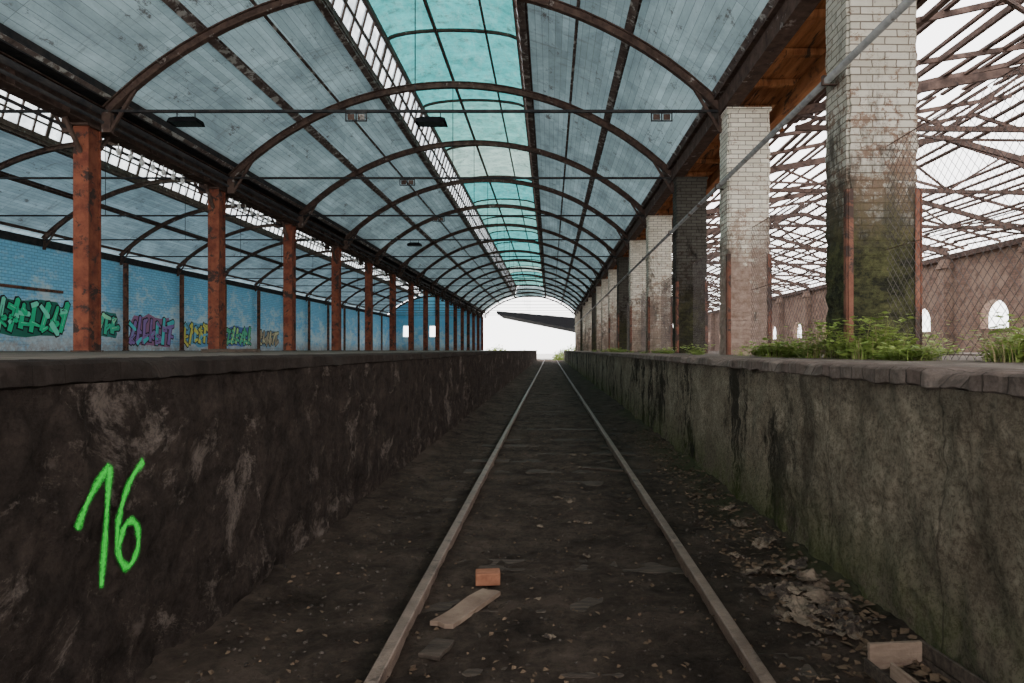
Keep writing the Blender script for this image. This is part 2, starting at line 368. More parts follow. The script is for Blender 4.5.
# ---------------------------------------------------------------- track
prof=[(-.06,-.07),(.06,-.07),(.06,-.055),(.010,-.04),(.010,.060),(.028,.070),(.028,.096),(.023,.10),(-.023,.10),(-.028,.096),(-.028,.070),(-.010,.060),(-.010,-.04),(-.06,-.055)]
def railmesh():
    b=MB(); n=len(prof); rows=[-2+i*1.0 for i in range(98)]
    for k,y in enumerate(rows):
        for px,pz in prof: b.v.append((px,y,pz))
    for k in range(len(rows)-1):
        for i in range(n): b.f.append((k*n+i,k*n+(i+1)%n,(k+1)*n+(i+1)%n,(k+1)*n+i)); b.m.append(0)
    b.f.append(tuple(range(n))); b.m.append(0); b.f.append(tuple((len(rows)-1)*n+i for i in range(n))[::-1]); b.m.append(0)
    return b.mesh('rail',[m_rail])
rm=railmesh()
for xr in (-.675,.825): ob('rail',rm,(xr,0,0),label='rusty steel railway rail set in dark earth',cat='rail',group='rails of the track')
b=MB(); b.box(-1.05,1.05,-.12,.12,-.12,.0); sm=b.mesh('sleeper',[m_sleeper])
y=2.3
while y<80:
    ob('sleeper',sm,(.075+random.uniform(-.03,.03),y,random.uniform(-.008,.007)+(.006 if y>6 else 0)),label='half-buried rotten timber sleeper under the rails',cat='sleeper',group='sleepers of the track',bevel=.015,rot=(random.uniform(-.02,.02),random.uniform(-.008,.008),random.uniform(-.03,.03)))
    y+=.66
b=MB()
for i in range(3200):
    y=2.0+20*random.random()**1.8; x=random.uniform(-1.55,1.6); r=random.uniform(.003,.010)*(1.5 if abs(x)>.95 else 1)
    if abs(x+.675)<.05 or abs(x-.825)<.05: continue
    ph=random.random()*6; vs=[]; zb=gz(x,y)-.003
    for zz,rr in ((0,.8),(.5,1.0),(1.0,.5)):
        for k in range(5): a=ph+k*1.257; q=rr*r*random.uniform(.8,1.2); vs.append((x+q*math.cos(a),y+q*math.sin(a),zb+zz*r))
    fs=[(k,(k+1)%5,5+(k+1)%5,5+k) for k in range(5)]+[(5+k,5+(k+1)%5,10+(k+1)%5,10+k) for k in range(5)]+[(10,11,12,13,14)]
    b.add(vs,fs)
ob('gravel',b.mesh('gravel',[m_stone]),label='scattered gravel and cinders on the track bed',cat='gravel',kind='stuff')
b=MB()
for i in range(3200):
    y=2.1+9*random.random()**1.7; x=random.choice([random.gauss(1.38,.15),random.uniform(-1.5,1.6)]); x=min(x,1.58)
    if x<-1.5: continue
    a=random.random()*6.3; L=random.uniform(.012,.05)*(1.3 if x>1.1 else .8); wd=L*.35; z=gz(x,y)+random.uniform(0.004,.012); d=Vector((math.cos(a),math.sin(a),random.uniform(-.1,.25))); s=Vector((-d.y,d.x,0))
    p=Vector((x,y,z)); b.add([p,p+d*L*.5+s*wd+Vector((0,0,.008)),p+d*L,p+d*L*.5-s*wd],[(0,1,2,3)])
ob('leaf_litter',b.mesh('leaf_litter',[m_deadleaf]),label='dry brown leaf litter strewn over the track bed',cat='leaves',kind='stuff')

# ---------------------------------------------------------------- loose things on the track
def plank(L,w,h,loc,rz,label,mat=m_plank,rx=0,name='wooden_plank',cat='plank'):
    bm_=bmesh.new(); bmesh.ops.create_grid(bm_,x_segments=3,y_segments=10,size=.5)
    me=bpy.data.meshes.new(name)
    for v in bm_.verts: v.co.x*=w*(1+.05*math.sin(v.co.y*9)); v.co.y*=L*(1+.03*math.sin(v.co.x*60)); v.co.z=h+.003*math.sin(v.co.y*14)
    r=bmesh.ops.extrude_face_region(bm_,geom=bm_.faces[:]); 
    for v in [g for g in r['geom'] if isinstance(g,bmesh.types.BMVert)]: v.co.z-=h
    bmesh.ops.recalc_face_normals(bm_,faces=bm_.faces); bm_.to_mesh(me); bm_.free(); me.materials.append(mat)
    return ob(name,me,loc,label=label,cat=cat,rot=(rx,0,rz),bevel=.003)
plank(.50,.12,.025,(-.42,3.50,.018),-.42,'pale broken wooden plank lying between the rails')
plank(.16,.10,.02,(-.50,3.02,.018),-.3,'short splintered end of dark plank',m_sleeper)
b=MB(); b.box(-.07,.07,-.05,.05,0,.07); ob('brick',b.mesh('brick',[m_brickred]),(-.355,3.90,.018),label='loose orange-brown brick at the end of the plank',cat='brick',bevel=.006,rot=(0,0,.1))
plank(.55,.09,.02,(.62,7.6,.014),1.2,'dark rotten plank on the track bed',m_sleeper)
def rag(x_,y_,s,seed,label,mat=m_rag,flatk=1.0,dz=.006):
    g=bmesh.new(); bmesh.ops.create_grid(g,x_segments=18,y_segments=18,size=.5)
    for v in g.verts:
        p=Vector((v.co.x*3+seed,v.co.y*3,seed*1.7)); e=max(abs(v.co.x),abs(v.co.y))
        v.co.x*=s*(1+.5*noise.noise(p)); v.co.y*=s*.75*(1+.5*noise.noise(p+Vector((5,5,5))))
        v.co.z=s*flatk*(.12+.42*noise.fractal(p*1.1,1,2,4)*(1.1-e))
        v.co.z=max(v.co.z,.0)
    me=bpy.data.meshes.new('rag'); g.to_mesh(me); g.free(); me.materials.append(mat)
    o=ob('rag',me,(x_,y_,gz(x_,y_)+dz),label=label,cat='rag',group='rags heaped against the platform',rot=(random.uniform(-.15,.15),random.uniform(-.35,.05),seed)); 
    m=o.modifiers.new('t','SOLIDIFY'); m.thickness=.004
for i,(x_,y_,s_) in enumerate([(1.40,3.75,.24),(1.28,3.45,.17),(1.45,3.5,.24),(1.35,4.05,.2),(1.48,4.15,.18),(1.42,3.2,.18),(1.2,3.75,.14),(1.48,3.85,.26),(1.30,3.15,.13),(1.2,4.1,.12),(1.44,4.6,.17),(1.32,3.65,.22),(1.25,4.45,.12),(1.42,5.1,.15),(1.46,5.6,.13),(1.15,3.42,.11),(1.24,3.3,.14),(1.38,3.38,.18),(1.5,3.6,.2),(1.46,2.98,.14)]):
    rag(x_,y_,s_,i*1.3+.4,'crumpled dirty brown rag in a heap of litter',m_rag,.5)
for i in range(22):
    y_=random.uniform(2.9,9); rag(random.choice([-1.2,-.2,.3,1.2,.1])+random.uniform(-.2,.2),y_,random.uniform(.03,.08),i*.9+.2,'small crumpled scrap on dark earth',m_rag,.5)
e=ob('wooden_crate',None,(1.47,2.56,.02),label='broken dark wooden crate against the platform',cat='crate',rot=(0,0,.10))
for q in (-.28,.26):
    b=MB(); b.box(-.13,.10,q,q+.02,.0,.12); ob('end_board',b.mesh('end_board',[m_plank]),parent=e,bevel=.003)
for k,(a0,a1) in enumerate(((-.145,-.13),(.10,.115))):
    for z0,z1 in ((0,.055),(.062,.12)):
        b=MB(); b.box(a0,a1,-.28,.28 if z0==0 or k else .10,z0,z1); ob('side_board',b.mesh('side_board',[m_plank if z0 and not k else m_sleeper]),parent=e,bevel=.003)
b=MB(); b.box(-.13,.10,-.26,.26,0,.015); ob('bottom',b.mesh('bottom',[m_sleeper]),parent=e)

# ---------------------------------------------------------------- roof skins
def skin(cx,a0,a1,mat,seg=12):
    r=R+.28; me=bpy.data.meshes.new('ceiling'); vs=[];fs=[];ny=19
    for j in range(ny+1):
        for i in range(seg+1):
            a=math.radians(a0+(a1-a0)*i/seg); vs.append((cx+r*math.sin(a),YB+(YE-YB)*j/ny,CZ+r*math.cos(a)))
    for j in range(ny):
        for i in range(seg): o=j*(seg+1)+i; fs.append((o,o+1,o+seg+2,o+seg+1))
    me.from_pydata(vs,[],fs); uv=me.uv_layers.new(name='UVMap')
    for l in me.loops:
        v=me.vertices[l.vertex_index].co; a=math.atan2(v.x-cx,v.z-CZ); uv.data[l.index].uv=(v.y-12.1+47,a*r+20)
    me.materials.append(mat); me.polygons.foreach_set('use_smooth',[True]*len(me.polygons))
    return ob('ceiling',me,label='curved blue-grey boarded vault slope',kind='structure')
skin(CX1,-45,-13.6,m_roof); skin(CX1,13.6,43.6,m_roof); skin(CX2,-47,-13.6,m_roof2); skin(CX2,13.6,45,m_roof2)

def arch(cx,n0,n1,label,group):
    e=ob('roof_arch',None,(cx,FY(n0),H+4.2),label=label,cat='roof arch',group=group)
    dz=CZ-(H+4.2); mt=m_iron
    b=MB(); A=45.2; w=.06
    b.arc(0,dz,R-.075,R-.055,-A,A,-w,w); b.arc(0,dz,R-.055,R+.06,-A,A,-.012,.012); b.arc(0,dz,R+.06,R+.08,-A,A,-w,w)
    for k in range(-7,8):
        a=math.radians(k*6.0); px,pz=math.sin(a),math.cos(a)
        b.beam((px*(R-.06),0,dz+pz*(R-.06)),(px*(R+.07),0,dz+pz*(R+.07)),.08,.02,up=(1,0,0))
    ob('rib',b.mesh('rib',[mt]),parent=e)
    b=MB(); b.box(-5.5,5.5,-.03,.03,.008,.052); ob('tie_rod',b.mesh('tie_rod',[m_beam]),parent=e)
    b=MB(); hz=dz+R-.07; b.tube((0,0,.03),(0,0,hz),.010,6); ob('hanger_rod',b.mesh('hanger_rod',[m_beam]),parent=e)
    for sx_ in (-1,1):
        b=MB(); b.beam((sx_*5.45,0,0),(sx_*5.45,0,-.35),.09,.16,up=(1,0,0)); b.beam((sx_*5.40,0,-.32),(sx_*4.95,0,.42),.05,.05); ob('shoe_bracket',b.mesh('shoe_bracket',[m_iron]),parent=e)
    for n in range(n0+1,n1+1): copy_thing(e,(cx,FY(n),H+4.2))
    return e
arch(CX1,0,15,'dark riveted iron roof arch with tie rod','iron arches of the main vault')
arch(CX2,0,15,'dark iron roof arch over the graffiti aisle','iron arches of the side vault')

def purlin(cx,ang,group,w=.10,h=.15,rr=R+.1,mat=m_purlin,label='long peeling roof purlin under the boards'):
    a=math.radians(ang); b=MB(); L=YE-YB
    b.box(-w/2,w/2,0,L,0,h*.16); b.box(-w*.12,w*.12,0,L,h*.16,h*.84); b.box(-w/2,w/2,0,L,h*.84,h)
    return ob('roof_purlin',b.mesh('roof_purlin',[mat]),(cx+math.sin(a)*rr,YB,CZ+math.cos(a)*rr),label=label,cat='purlin',group=group,rot=(0,a,0))
for an in (-44,-29,-13.8,13.8,29,42.8):
    big=abs(an) in (29,13.8)
    purlin(CX1,an,'purlins of the main vault',.14 if big else .10,.18 if big else .12, R+.07 if big else R+.14, m_purlin)
    purlin(CX2,an,'purlins of the side vault',.13 if big else .08,.16 if big else .10, R+.09 if big else R+.16, m_iron)
for an in (-21.5,21.5): purlin(CX1,an,'purlins of the main vault',.05,.06,R+.20,m_purlin)

# ---------------------------------------------------------------- bare straight roof frame over the open aisle
XE0,ZE0,XR_,ZR_,XE1,ZE1 = 4.35,H+4.30,9.7,H+5.30,15.3,H+3.75
def zroof(x): return ZE0+(ZR_-ZE0)*(x-XE0)/(XR_-XE0) if x<XR_ else ZR_+(ZE1-ZR_)*(x-XR_)/(XE1-XR_)
rb=random.Random(21)
e=ob('roof_truss',None,(XE0,FY(-1),ZE0),label='rusty bare roof truss of the unroofed aisle',cat='roof truss',group='trusses of the open aisle')
def P(x,dz=0): return (x-XE0,0,zroof(x)-ZE0+dz)
b=MB(); b.beam(P(XE0,-.08),P(XR_,-.08),.08,.14); b.beam(P(XR_,-.08),P(XE1,-.08),.08,.14); ob('top_chord',b.mesh('top_chord',[m_batten]),parent=e)
b=MB(); b.beam((0,0,-.36),(XE1-XE0,0,-.45),.07,.09); ob('bottom_chord',b.mesh('bottom_chord',[m_batten]),parent=e)
px_=[XE0+ (XE1-XE0)*i/8 for i in range(9)]
for i in range(8):
    b=MB(); xa,xb=px_[i],px_[i+1]
    if i%2==0: b.beam((xa-XE0,0,-.36),P(xb,-.1),.04,.05)
    else: b.beam(P(xa,-.1),(xb-XE0,0,-.40),.04,.05)
    ob('web_bar',b.mesh('web_bar',[m_batten]),parent=e)
for n in range(0,16): copy_thing(e,(XE0,FY(n),ZE0))
yy=3.0
while yy<YE-1:
    for (xa,xb) in ((XE0,XR_),(XR_,XE1)):
        if rb.random()<.12: continue
        b=MB(); b.beam((0,0,0),(xb-xa,rb.uniform(-.5,.5),zroof(xb)-zroof(xa)+rb.uniform(-.10,.05)),.05,.08)
        ob('rafter',b.mesh('rafter',[m_batten]),(xa,yy,zroof(xa)+.03),label='bare weathered rafter open to the sky',cat='rafter',group='rafters of the open aisle')
    yy+=SP/3
nb_=7; Lb=(YE-2.0)/nb_; x_=XE0+.1
while x_<XE1:
    for k in range(nb_):
        if rb.random()<.09: continue
        wd=rb.uniform(.055,.105); b=MB(); sag=-rb.uniform(0,.14); m_=8; h_=.045
        for i in range(m_):
            f0,f1=i/m_,(i+1)/m_
            b.beam((0,f0*(Lb-.05),sag*4*f0*(1-f0)),(0,f1*(Lb-.05),sag*4*f1*(1-f1)),wd,h_)
        sl=math.atan2(zroof(x_)-zroof(x_+.1),.1)
        ob('roof_batten',b.mesh('roof_batten',[m_batten]),(x_+rb.uniform(-.10,.10),2.0+k*Lb,zroof(x_)+.12),label='bare sagging roof slat open to the sky',cat='batten',group='slats of the open aisle',rot=(rb.uniform(-.004,.004),sl+rb.uniform(-.2,.2),rb.uniform(-.018,.018)))
    x_+=.35
for n in range(0,12):
    for (xa,xb) in ((XE0,XR_),(XE1,XR_)):
        b=MB(); b.beam((0,0,0),(xb-xa,SP,zroof(xb)-zroof(xa)),.055,.055)
        ob('wind_brace',b.mesh('wind_brace',[m_batten]),(xa,FY(n-1),zroof(xa)-.12),label='diagonal brace between the bare trusses',cat='brace',group='wind braces of the open aisle')

# lanterns, one per bay
def lantern(cx,n0,n1,group,cols):
    e=ob('roof_lantern',None,(cx,FY(n0),H+6.5),label='raised glazed skylight box on the vault ridge',cat='skylight',group=group)
    zb,zt=.02,1.08; xb,xt=1.90,1.62
    for s in (-1,1):
        b=MB()
        b.beam((s*xb,0,zb+.08),(s*xb,SP,zb+.08),.10,.24); b.beam((s*xt,0,zt),(s*xt,SP,zt),.09,.14); b.beam((s*(xb+xt)/2,0,(zb+zt)/2),(s*(xb+xt)/2,SP,(zb+zt)/2),.06,.05)
        for k in range(8):
            y_=k*SP/8; w_=.12 if k==0 else .05
            b.beam((s*xb,y_,zb),(s*xt,y_,zt),w_,.06,up=(1,0,0))
        ob('glazing_frame',b.mesh('glazing_frame',[m_iron]),parent=e)
    b=MB()
    pts=[(xt*math.sin(q)/1,zt+.03+.26*math.cos(q)) for q in [math.pi/2*(-1+2*i/12) for i in range(13)]]
    for i in range(12): b.beam((pts[i][0],0,pts[i][1]),(pts[i+1][0],0,pts[i+1][1]),.08,.06)
    b.beam((pts[5][0],0,pts[5][1]-.02),(pts[5][0],SP,pts[5][1]-.02),.07,.07); b.beam((pts[8][0],0,pts[8][1]-.02),(pts[8][0],SP,pts[8][1]-.02),.05,.05)
    ob('glazing_bar',b.mesh('glazing_bar',[m_iron]),parent=e)
    for s in (-1,1):
        b=MB(); b.add([(s*xb,0,zb),(s*xb,SP,zb),(s*xt,SP,zt),(s*xt,0,zt)],[(0,1,2,3)]); ob('side_glass',b.mesh('side_glass',[m_glass]),parent=e)
    b=MB(); vs=[]
    for y_ in (0,SP):
        for p in pts: vs.append((p[0],y_,p[1]+.03))
    b.add(vs,[(i,i+1,14+i,13+i) for i in range(12)])
    rs=ob('roof_sheet',b.mesh('roof_sheet',[m_sky],True),parent=e); rs.color=cols[0]
    k=0
    for n in range(n0+1,n1+1):
        k+=1; copy_thing(e,(cx,FY(n),H+6.5),color=cols[k%len(cols)])
cy=(.045,.235,.23,1); cg=(.09,.26,.235,1); cw=(.22,.32,.28,1)
lantern(CX1,-2,14,'ridge skylights of the main vault',[cg,cy,cy,cy,cg,cw,cy,cg])
lantern(CX2,-2,14,'ridge skylights of the side vault',[cw,cg,cw])
for cx in (CX1,CX2):
    b=MB(); b.box(-1.95,1.95,YB,FY(-2),0,.06); ob('ceiling',b.mesh('ceiling',[m_beam]),(cx,0,H+6.6),label='unseen dark ridge cover added to shade the foreground',kind='structure')  # out of view, added instead of skylights to keep the foreground dark
    vs=[(-1.9,0,.0),(1.9,0,.0),(1.62,0,1.08)]+[(1.62*math.sin(q),0,1.11+.26*math.cos(q)) for q in [math.pi/2*(1-2*i/12) for i in range(13)]]+[(-1.62,0,1.08)]
    b=MB(); b.add(vs,[tuple(range(len(vs)))]); ob('wall_back',b.mesh('wall_back',[m_roof]),(cx,YE-.02,H+6.5),label='boarded end of the ridge skylight',kind='structure').data.uv_layers.new(name='UVMap')

# ---------------------------------------------------------------- left valley girder, pipes
b=MB(); b.box(-.16,.16,YB,YE,-.02,.0); b.box(-.16,.16,YB,YE,.38,.40); b.box(-.012,.012,YB,YE,0,.38)
y=YB
while y<YE:
    b.box(-.14,.14,y,y+.02,0,.38); y+=SP/4
ob('eave_girder',b.mesh('eave_girder',[m_iron]),(-8.2,0,H+3.98),label='dark iron girder running over the red columns',cat='girder')
b=MB(); b.box(-.42,.36,YB,YE,0,.05); b.box(-.44,-.40,YB,YE,.05,.3); b.box(.34,.38,YB,YE,.05,.3)
ob('valley_gutter',b.mesh('valley_gutter',[m_beam]),(-8.2,0,H+4.42),label='dark valley gutter between the two vaults',cat='gutter')
for (px,pz,r_) in ((-7.95,4.22,.055),(-7.90,4.02,.03),(-8.45,3.9,.03)):
    b=MB(); b.tube((0,YB,0),(0,YE,0),r_,10); ob('pipe',b.mesh('pipe',[m_beam],True),(px,0,H+pz),label='black service pipe strapped along the girder',cat='pipe',group='service pipes on the girder')
ins=MB()
ins.tube((0,0,0),(0,0,-.10),.012,6); ins.tube((0,0,-.10),(0,0,-.16),.035,8,.05); ins.tube((0,0,-.16),(0,0,-.22),.05,8,.025)
im=ins.mesh('insulator',[m_white],True)
for n in range(0,6):
    for k in range(7):
        ob('insulator',im,(-8.28,FY(n)+1.0+k*.38,H+3.962),label='white porcelain insulator hanging under the girder',cat='insulator',group='insulators under the girder')

def column(z0,height,w,d,label,group,loc,mat=m_redsteel,head=True):
    e=ob('steel_column',None,(loc[0],loc[1],z0),label=label,cat='column',group=group)
    b=MB(); b.box(-w/2,w/2,-d/2,-d/2+.03,0,height); b.box(-w/2,w/2,d/2-.03,d/2,0,height); b.box(w/2-.05,w/2-.03,-d/2+.03,d/2-.03,0,height); b.box(-w/2+.03,-w/2+.05,-d/2+.03,d/2-.03,0,height)
    z=.25
    while z<height-.2:
        for sx_ in (-1,1):
            b.box(sx_*w*.38-.012,sx_*w*.38+.012,-d/2-.008,-d/2,z,z+.024)
            b.box(w/2-.03,w/2-.022,sx_*d*.36-.012,sx_*d*.36+.012,z,z+.024)
        z+=.22
    ob('shaft',b.mesh('shaft',[mat]),parent=e)
    b=MB(); b.box(-w/2-.03,w/2+.03,-d/2-.03,d/2+.03,0,.03); ob('base_plate',b.mesh('base_plate',[m_iron]),parent=e,bevel=.006)
    if head:
        b=MB(); b.box(-w/2-.03,w/2+.03,-d/2-.06,d/2+.06,height-.04,height)
        b.beam((0,-d/2,height-.5),(0,-d/2-.4,height-.02),.06,.06); b.beam((0,d/2,height-.5),(0,d/2+.4,height-.02),.06,.06)
        ob('column_head',b.mesh('column_head',[m_iron]),parent=e)
    return e
c=column(PL,H+3.96-PL,.27,.34,'tall rust-red riveted steel column on the platform','red columns along the platform',(-8.2,FY(0)))
for n in range(1,16): copy_thing(c,(-8.2,FY(n),PL))
c=column(PL,H+3.92-PL,.16,.16,'slim rust-brown steel post against the blue wall','posts against the blue wall',(-19.2,FY(4)),m_guard,False)
for n in range(5,15): copy_thing(c,(-19.2,FY(n),PL))

# ---------------------------------------------------------------- outer walls
b=MB(); b.box(0,.3,YB,YE,0,H+4.0); ob('wall_left',b.mesh('wall_left',[m_blue]),(-19.75,0,0),label='blue painted brick wall with graffiti and peeling patches',kind='structure')
b=MB(); b.box(0,.06,18,27.2,0,.10); ob('trim_1',b.mesh('trim_1',[m_guard]),(-19.45,0,H+2.25),label='dark lintel band on the blue wall',kind='structure')
b=MB(); b.box(0,.18,YB,YE,0,.3); ob('trim_2',b.mesh('trim_2',[m_beam]),(-19.6,0,H+3.95),label='dark wall plate beam under the vault',kind='structure')
def holed_wall(outer,holes,ext,mat,mapf,name,loc,label):
    cu=bpy.data.curves.new('w','CURVE'); cu.dimensions='2D'; cu.fill_mode='BOTH'; cu.extrude=ext
    for pts in [outer]+holes:
        s=cu.splines.new('POLY'); s.points.add(len(pts)-1); s.use_cyclic_u=True
        for i,p in enumerate(pts): s.points[i].co=(p[0],p[1],0,1)
    tmp=bpy.data.objects.new('tmp',cu); C.objects.link(tmp); bpy.context.view_layer.update()
    me=bpy.data.meshes.new_from_object(tmp.evaluated_get(bpy.context.evaluated_depsgraph_get())); bpy.data.objects.remove(tmp)
    me.materials.clear(); me.materials.append(mat)
    for v in me.vertices: v.co=mapf(*v.co)
    return ob(name,me,loc,label=label,kind='structure')
WT=H+3.45
holes=[[(y0-.75,H+.75),(y0+.75,H+.75)]+[(y0+.75*math.cos(q),H+1.15+.6*math.sin(q)) for q in [math.pi*i/12 for i in range(13)]] for y0 in [23.6+SP*n for n in range(-3,12)]]
holed_wall([(YB,0),(YE,0),(YE,WT),(YB,WT)],holes,.15,m_pink,lambda a,b_,c_:(c_,a,b_),'wall_right',(15.5,0,0),'weathered brown brick wall with small arched openings')
out=[(-19.45,0),(-8.35,0),(-8.35,H+4.3)]+[(CX2+(R+.15)*math.sin(math.radians(a)),CZ+(R+.15)*math.cos(math.radians(a))) for a in range(44,-46,-4)]+[(-19.45,H+4.2)]
hl=[[(cx_-.6,H+1.6),(cx_+.6,H+1.6),(cx_+.6,H+2.9),(cx_-.6,H+2.9)] for cx_ in (-17.2,-14.0)]
holed_wall(out,hl,.15,m_blue,lambda a,b_,c_:(a,c_,b_),'wall_back',(0,YE-.2,0),'pale painted brick gable wall with small windows')
b=MB(); b.box(-.1,.25,YB,YE,0,.2); ob('trim_3',b.mesh('trim_3',[m_batten]),(15.3,0,WT),label='weathered timber wall plate',kind='structure')
pb=MB(); pb.box(-.2,.14,-.22,.22,0,WT-PR); pb.box(-.26,.14,-.28,.28,WT-.35-PR,WT-.2-PR); pm=pb.mesh('wall_pier',[m_pink])
for n in range(-1,12):
    ob('wall_pier',pm,(15.2,FY(n),PR),label='weathered brick pier against the brown wall',cat='pier',group='piers of the brown wall',bevel=.01)

# ---------------------------------------------------------------- brick pillars
PW,PD=.73,.58; PH=H+4.15-PR
def pillar(n,mat,label,guards=True):
    y=FY(n)+.0-.15
    e=ob('brick_pillar',None,(3.40,y,PR),label=label,cat='pillar',group='brick pillars along the platform')
    g=bmesh.new(); bmesh.ops.create_cube(g,size=1)
    for v in g.verts: v.co.x*=PW; v.co.y*=PD; v.co.z=(v.co.z+.5)*PH
    ed=[q for q in g.edges if abs(q.verts[0].co.z-q.verts[1].co.z)>1]
    bmesh.ops.subdivide_edges(g,edges=ed,cuts=70)
    ed=[q for q in g.edges if abs(q.verts[0].co.z-q.verts[1].co.z)>.01]
    bmesh.ops.bevel(g,geom=ed,offset=.03,segments=2,affect='EDGES')
    amp=.024 if n<2 else .014
    for v in g.verts:
        q=Vector((v.co.x*4,v.co.y*4,v.co.z*8+n*7)); f=noise.fractal(q,.8,2,4); lw=1.5 if v.co.z<1.9 else 1
        v.co.x-=max(f,-.3)*amp*lw*(1 if v.co.x>0 else -1); v.co.y+=f*.012
    me=bpy.data.meshes.new('shaft'); g.to_mesh(me); g.free(); me.materials.append(mat); ob('shaft',me,parent=e)
    b=MB(); b.box(-PW/2-.02,PW/2+.02,-PD/2-.02,PD/2+.02,PH-.06,PH)
    ob('cap',b.mesh('cap',[mat]),parent=e,bevel=.01)
    if guards:
        for sx_ in (-1,1):
            b=MB(); x0=sx_*PW/2; hh=1.72
            b.box(min(x0,x0-sx_*.05),max(x0,x0-sx_*.05),-PD/2-.022,-PD/2-.012,.0,hh); xo=x0+sx_*.020
            b.box(min(x0+sx_*.010,xo),max(x0+sx_*.010,xo),-PD/2-.022,-PD/2+.05,0,hh)
            ob('corner_guard',b.mesh('corner_guard',[m_guard]),parent=e,label='rusty steel corner angle')
pillar(-1,m_pilA,'grimy glazed brick pillar with moss-black lower part')
pillar(0,m_pilB,'white glazed brick pillar with crumbling brown plaster')
pillar(1,m_pilC,'soot-blackened brick pillar')
for n in range(2,16): pillar(n,m_pilD if n%4 else m_pilC,'pale weathered brick pillar' if n%4 else 'soot-blackened brick pillar',n<6)

b=MB(); b.box(-.12,.12,YB,YE,0,.28); b.box(-.2,.2,YB,YE,.28,.32); ob('eave_beam',b.mesh('eave_beam',[m_iron]),(3.10,0,H+4.15),label='rusty iron beam carried by the brick pillars',cat='beam')
b=MB(); b.box(-.1,.1,YB,YE,0,.24); ob('eave_beam',b.mesh('eave_beam',[m_soffit]),(4.15,0,H+4.15),label='brown timber beam beside the pillars',cat='beam')
b=MB(); x0,x1=2.98,4.75; k=0; x_=x0
while x_<x1-.01:
    b.box(x_,x_+.155,YB,YE,H+4.52+.004*(k%2),H+4.55); x_+=.16; k+=1
ob('soffit',b.mesh('soffit',[m_soffit]),label='orange-brown boarded soffit above the pillars',cat='soffit')
jb=MB(); jb.box(-.20,1.25,-.05,.05,0,.10); jm=jb.mesh('soffit_joist',[m_soffit])
yy=3.2
while yy<YE:
    ob('soffit_joist',jm,(3.45,yy,H+4.41),label='rough brown joist under the soffit boards',cat='joist',group='soffit joists'); yy+=SP/4
b=MB(); b.tube((0,YB,0),(0,YE,0),.038,12)
e=ob('pipe',None,(2.94,0,H+2.86),label='grey pipe clamped along the brick pillars',cat='pipe')
ob('tube',b.mesh('tube',[m_pipe],True),parent=e)
cb_=MB(); cb_.box(-.045,.10,-.02,.02,-.051,-.038); cb_.box(-.052,-.038,-.02,.02,-.05,.05); cb_.box(-.045,.10,-.02,.02,.038,.051); cm=cb_.mesh('pipe_clamp',[m_iron])
for n in range(-1,16): ob('pipe_clamp',cm,(0,FY(n)-.15,0),parent=e)

# ---------------------------------------------------------------- fence
def fence_bay(y0,y1,label):
    e=ob('chain_link_fence',None,(3.42,y0,PR),label=label,cat='fence',group='fence bays between pillars')
    Lf=y1-y0; hf=2.15; b=MB(); s=.105; k=-hf
    r=.0027
    while k<Lf:
        ya,za=max(k,0),max(0,-k); t_=min(Lf-ya,hf-za)
        if t_>.02:
            b.tube((0,ya,za),(0,ya+t_,za+t_),r,3,cap=False)
            b.tube((0.004,Lf-ya,za),(0.004,Lf-ya-t_,za+t_),r,3,cap=False)
        k+=s
    ob('wire_mesh',b.mesh('wire_mesh',[m_wire]),parent=e)
    for z_ in (.04,1.1,hf): 
        b=MB(); b.tube((0,0,z_),(0,Lf,z_),.005,5); ob('tension_wire',b.mesh('tension_wire',[m_iron]),parent=e)
for n in range(-2,5):
    y0=FY(n)+PD/2-.12; y1=FY(n+1)-PD/2-.18
    if n==-2: y0=2.6
    fence_bay(y0,y1,'sagging rusty chain-link fence between brick pillars')

# ---------------------------------------------------------------- weeds
def tuft(seed,nb,hh,straw=.12,leafy=.3,lf=1.0):
    rnd=random.Random(seed); b=MB()
    for i in range(nb):
        a=rnd.random()*6.283; r=rnd.random()**.7*.16; p=Vector((r*math.cos(a),r*math.sin(a),0)); d=Vector((math.cos(a+rnd.gauss(0,.6)),math.sin(a+rnd.gauss(0,.6)),0))
        h=hh*rnd.uniform(.3,1.15); lean=rnd.uniform(.1,.9)*h; w=rnd.uniform(.002,.005); s=Vector((-d.y,d.x,0)); mi=1 if rnd.random()<straw else 0
        pts=[p+d*lean*(q**2)+Vector((0,0,h*(q-.25*q*q*lean/h))) for q in (0,.33,.66,1)]
        vs=[]
        for q,pt in enumerate(pts): ww=w*(1-.3*q); vs+= [pt-s*ww,pt+s*ww]
        b.add(vs,[(0,1,3,2),(2,3,5,4),(4,5,7,6)],mi)
        if rnd.random()<leafy:
            for q in range(7):
                pt=pts[rnd.choice((1,2,2,3))]; aa=rnd.random()*6.28; dd=Vector((math.cos(aa),math.sin(aa),rnd.uniform(-.2,.5))); ss=Vector((-dd.y,dd.x,0)); Lf=rnd.uniform(.03,.075)*lf
                b.add([pt,pt+dd*Lf*.5+ss*Lf*.35,pt+dd*Lf,pt+dd*Lf*.5-ss*Lf*.35],[(0,1,2,3)],0)
    return b.mesh('weed_clump',[m_grass,m_straw])
tm=[tuft(1,45,.24,.3,.4),tuft(2,40,.22,.1,.95,1.2),tuft(3,34,.42,.3,.85,1.1),tuft(4,45,.13,.1,.95)]
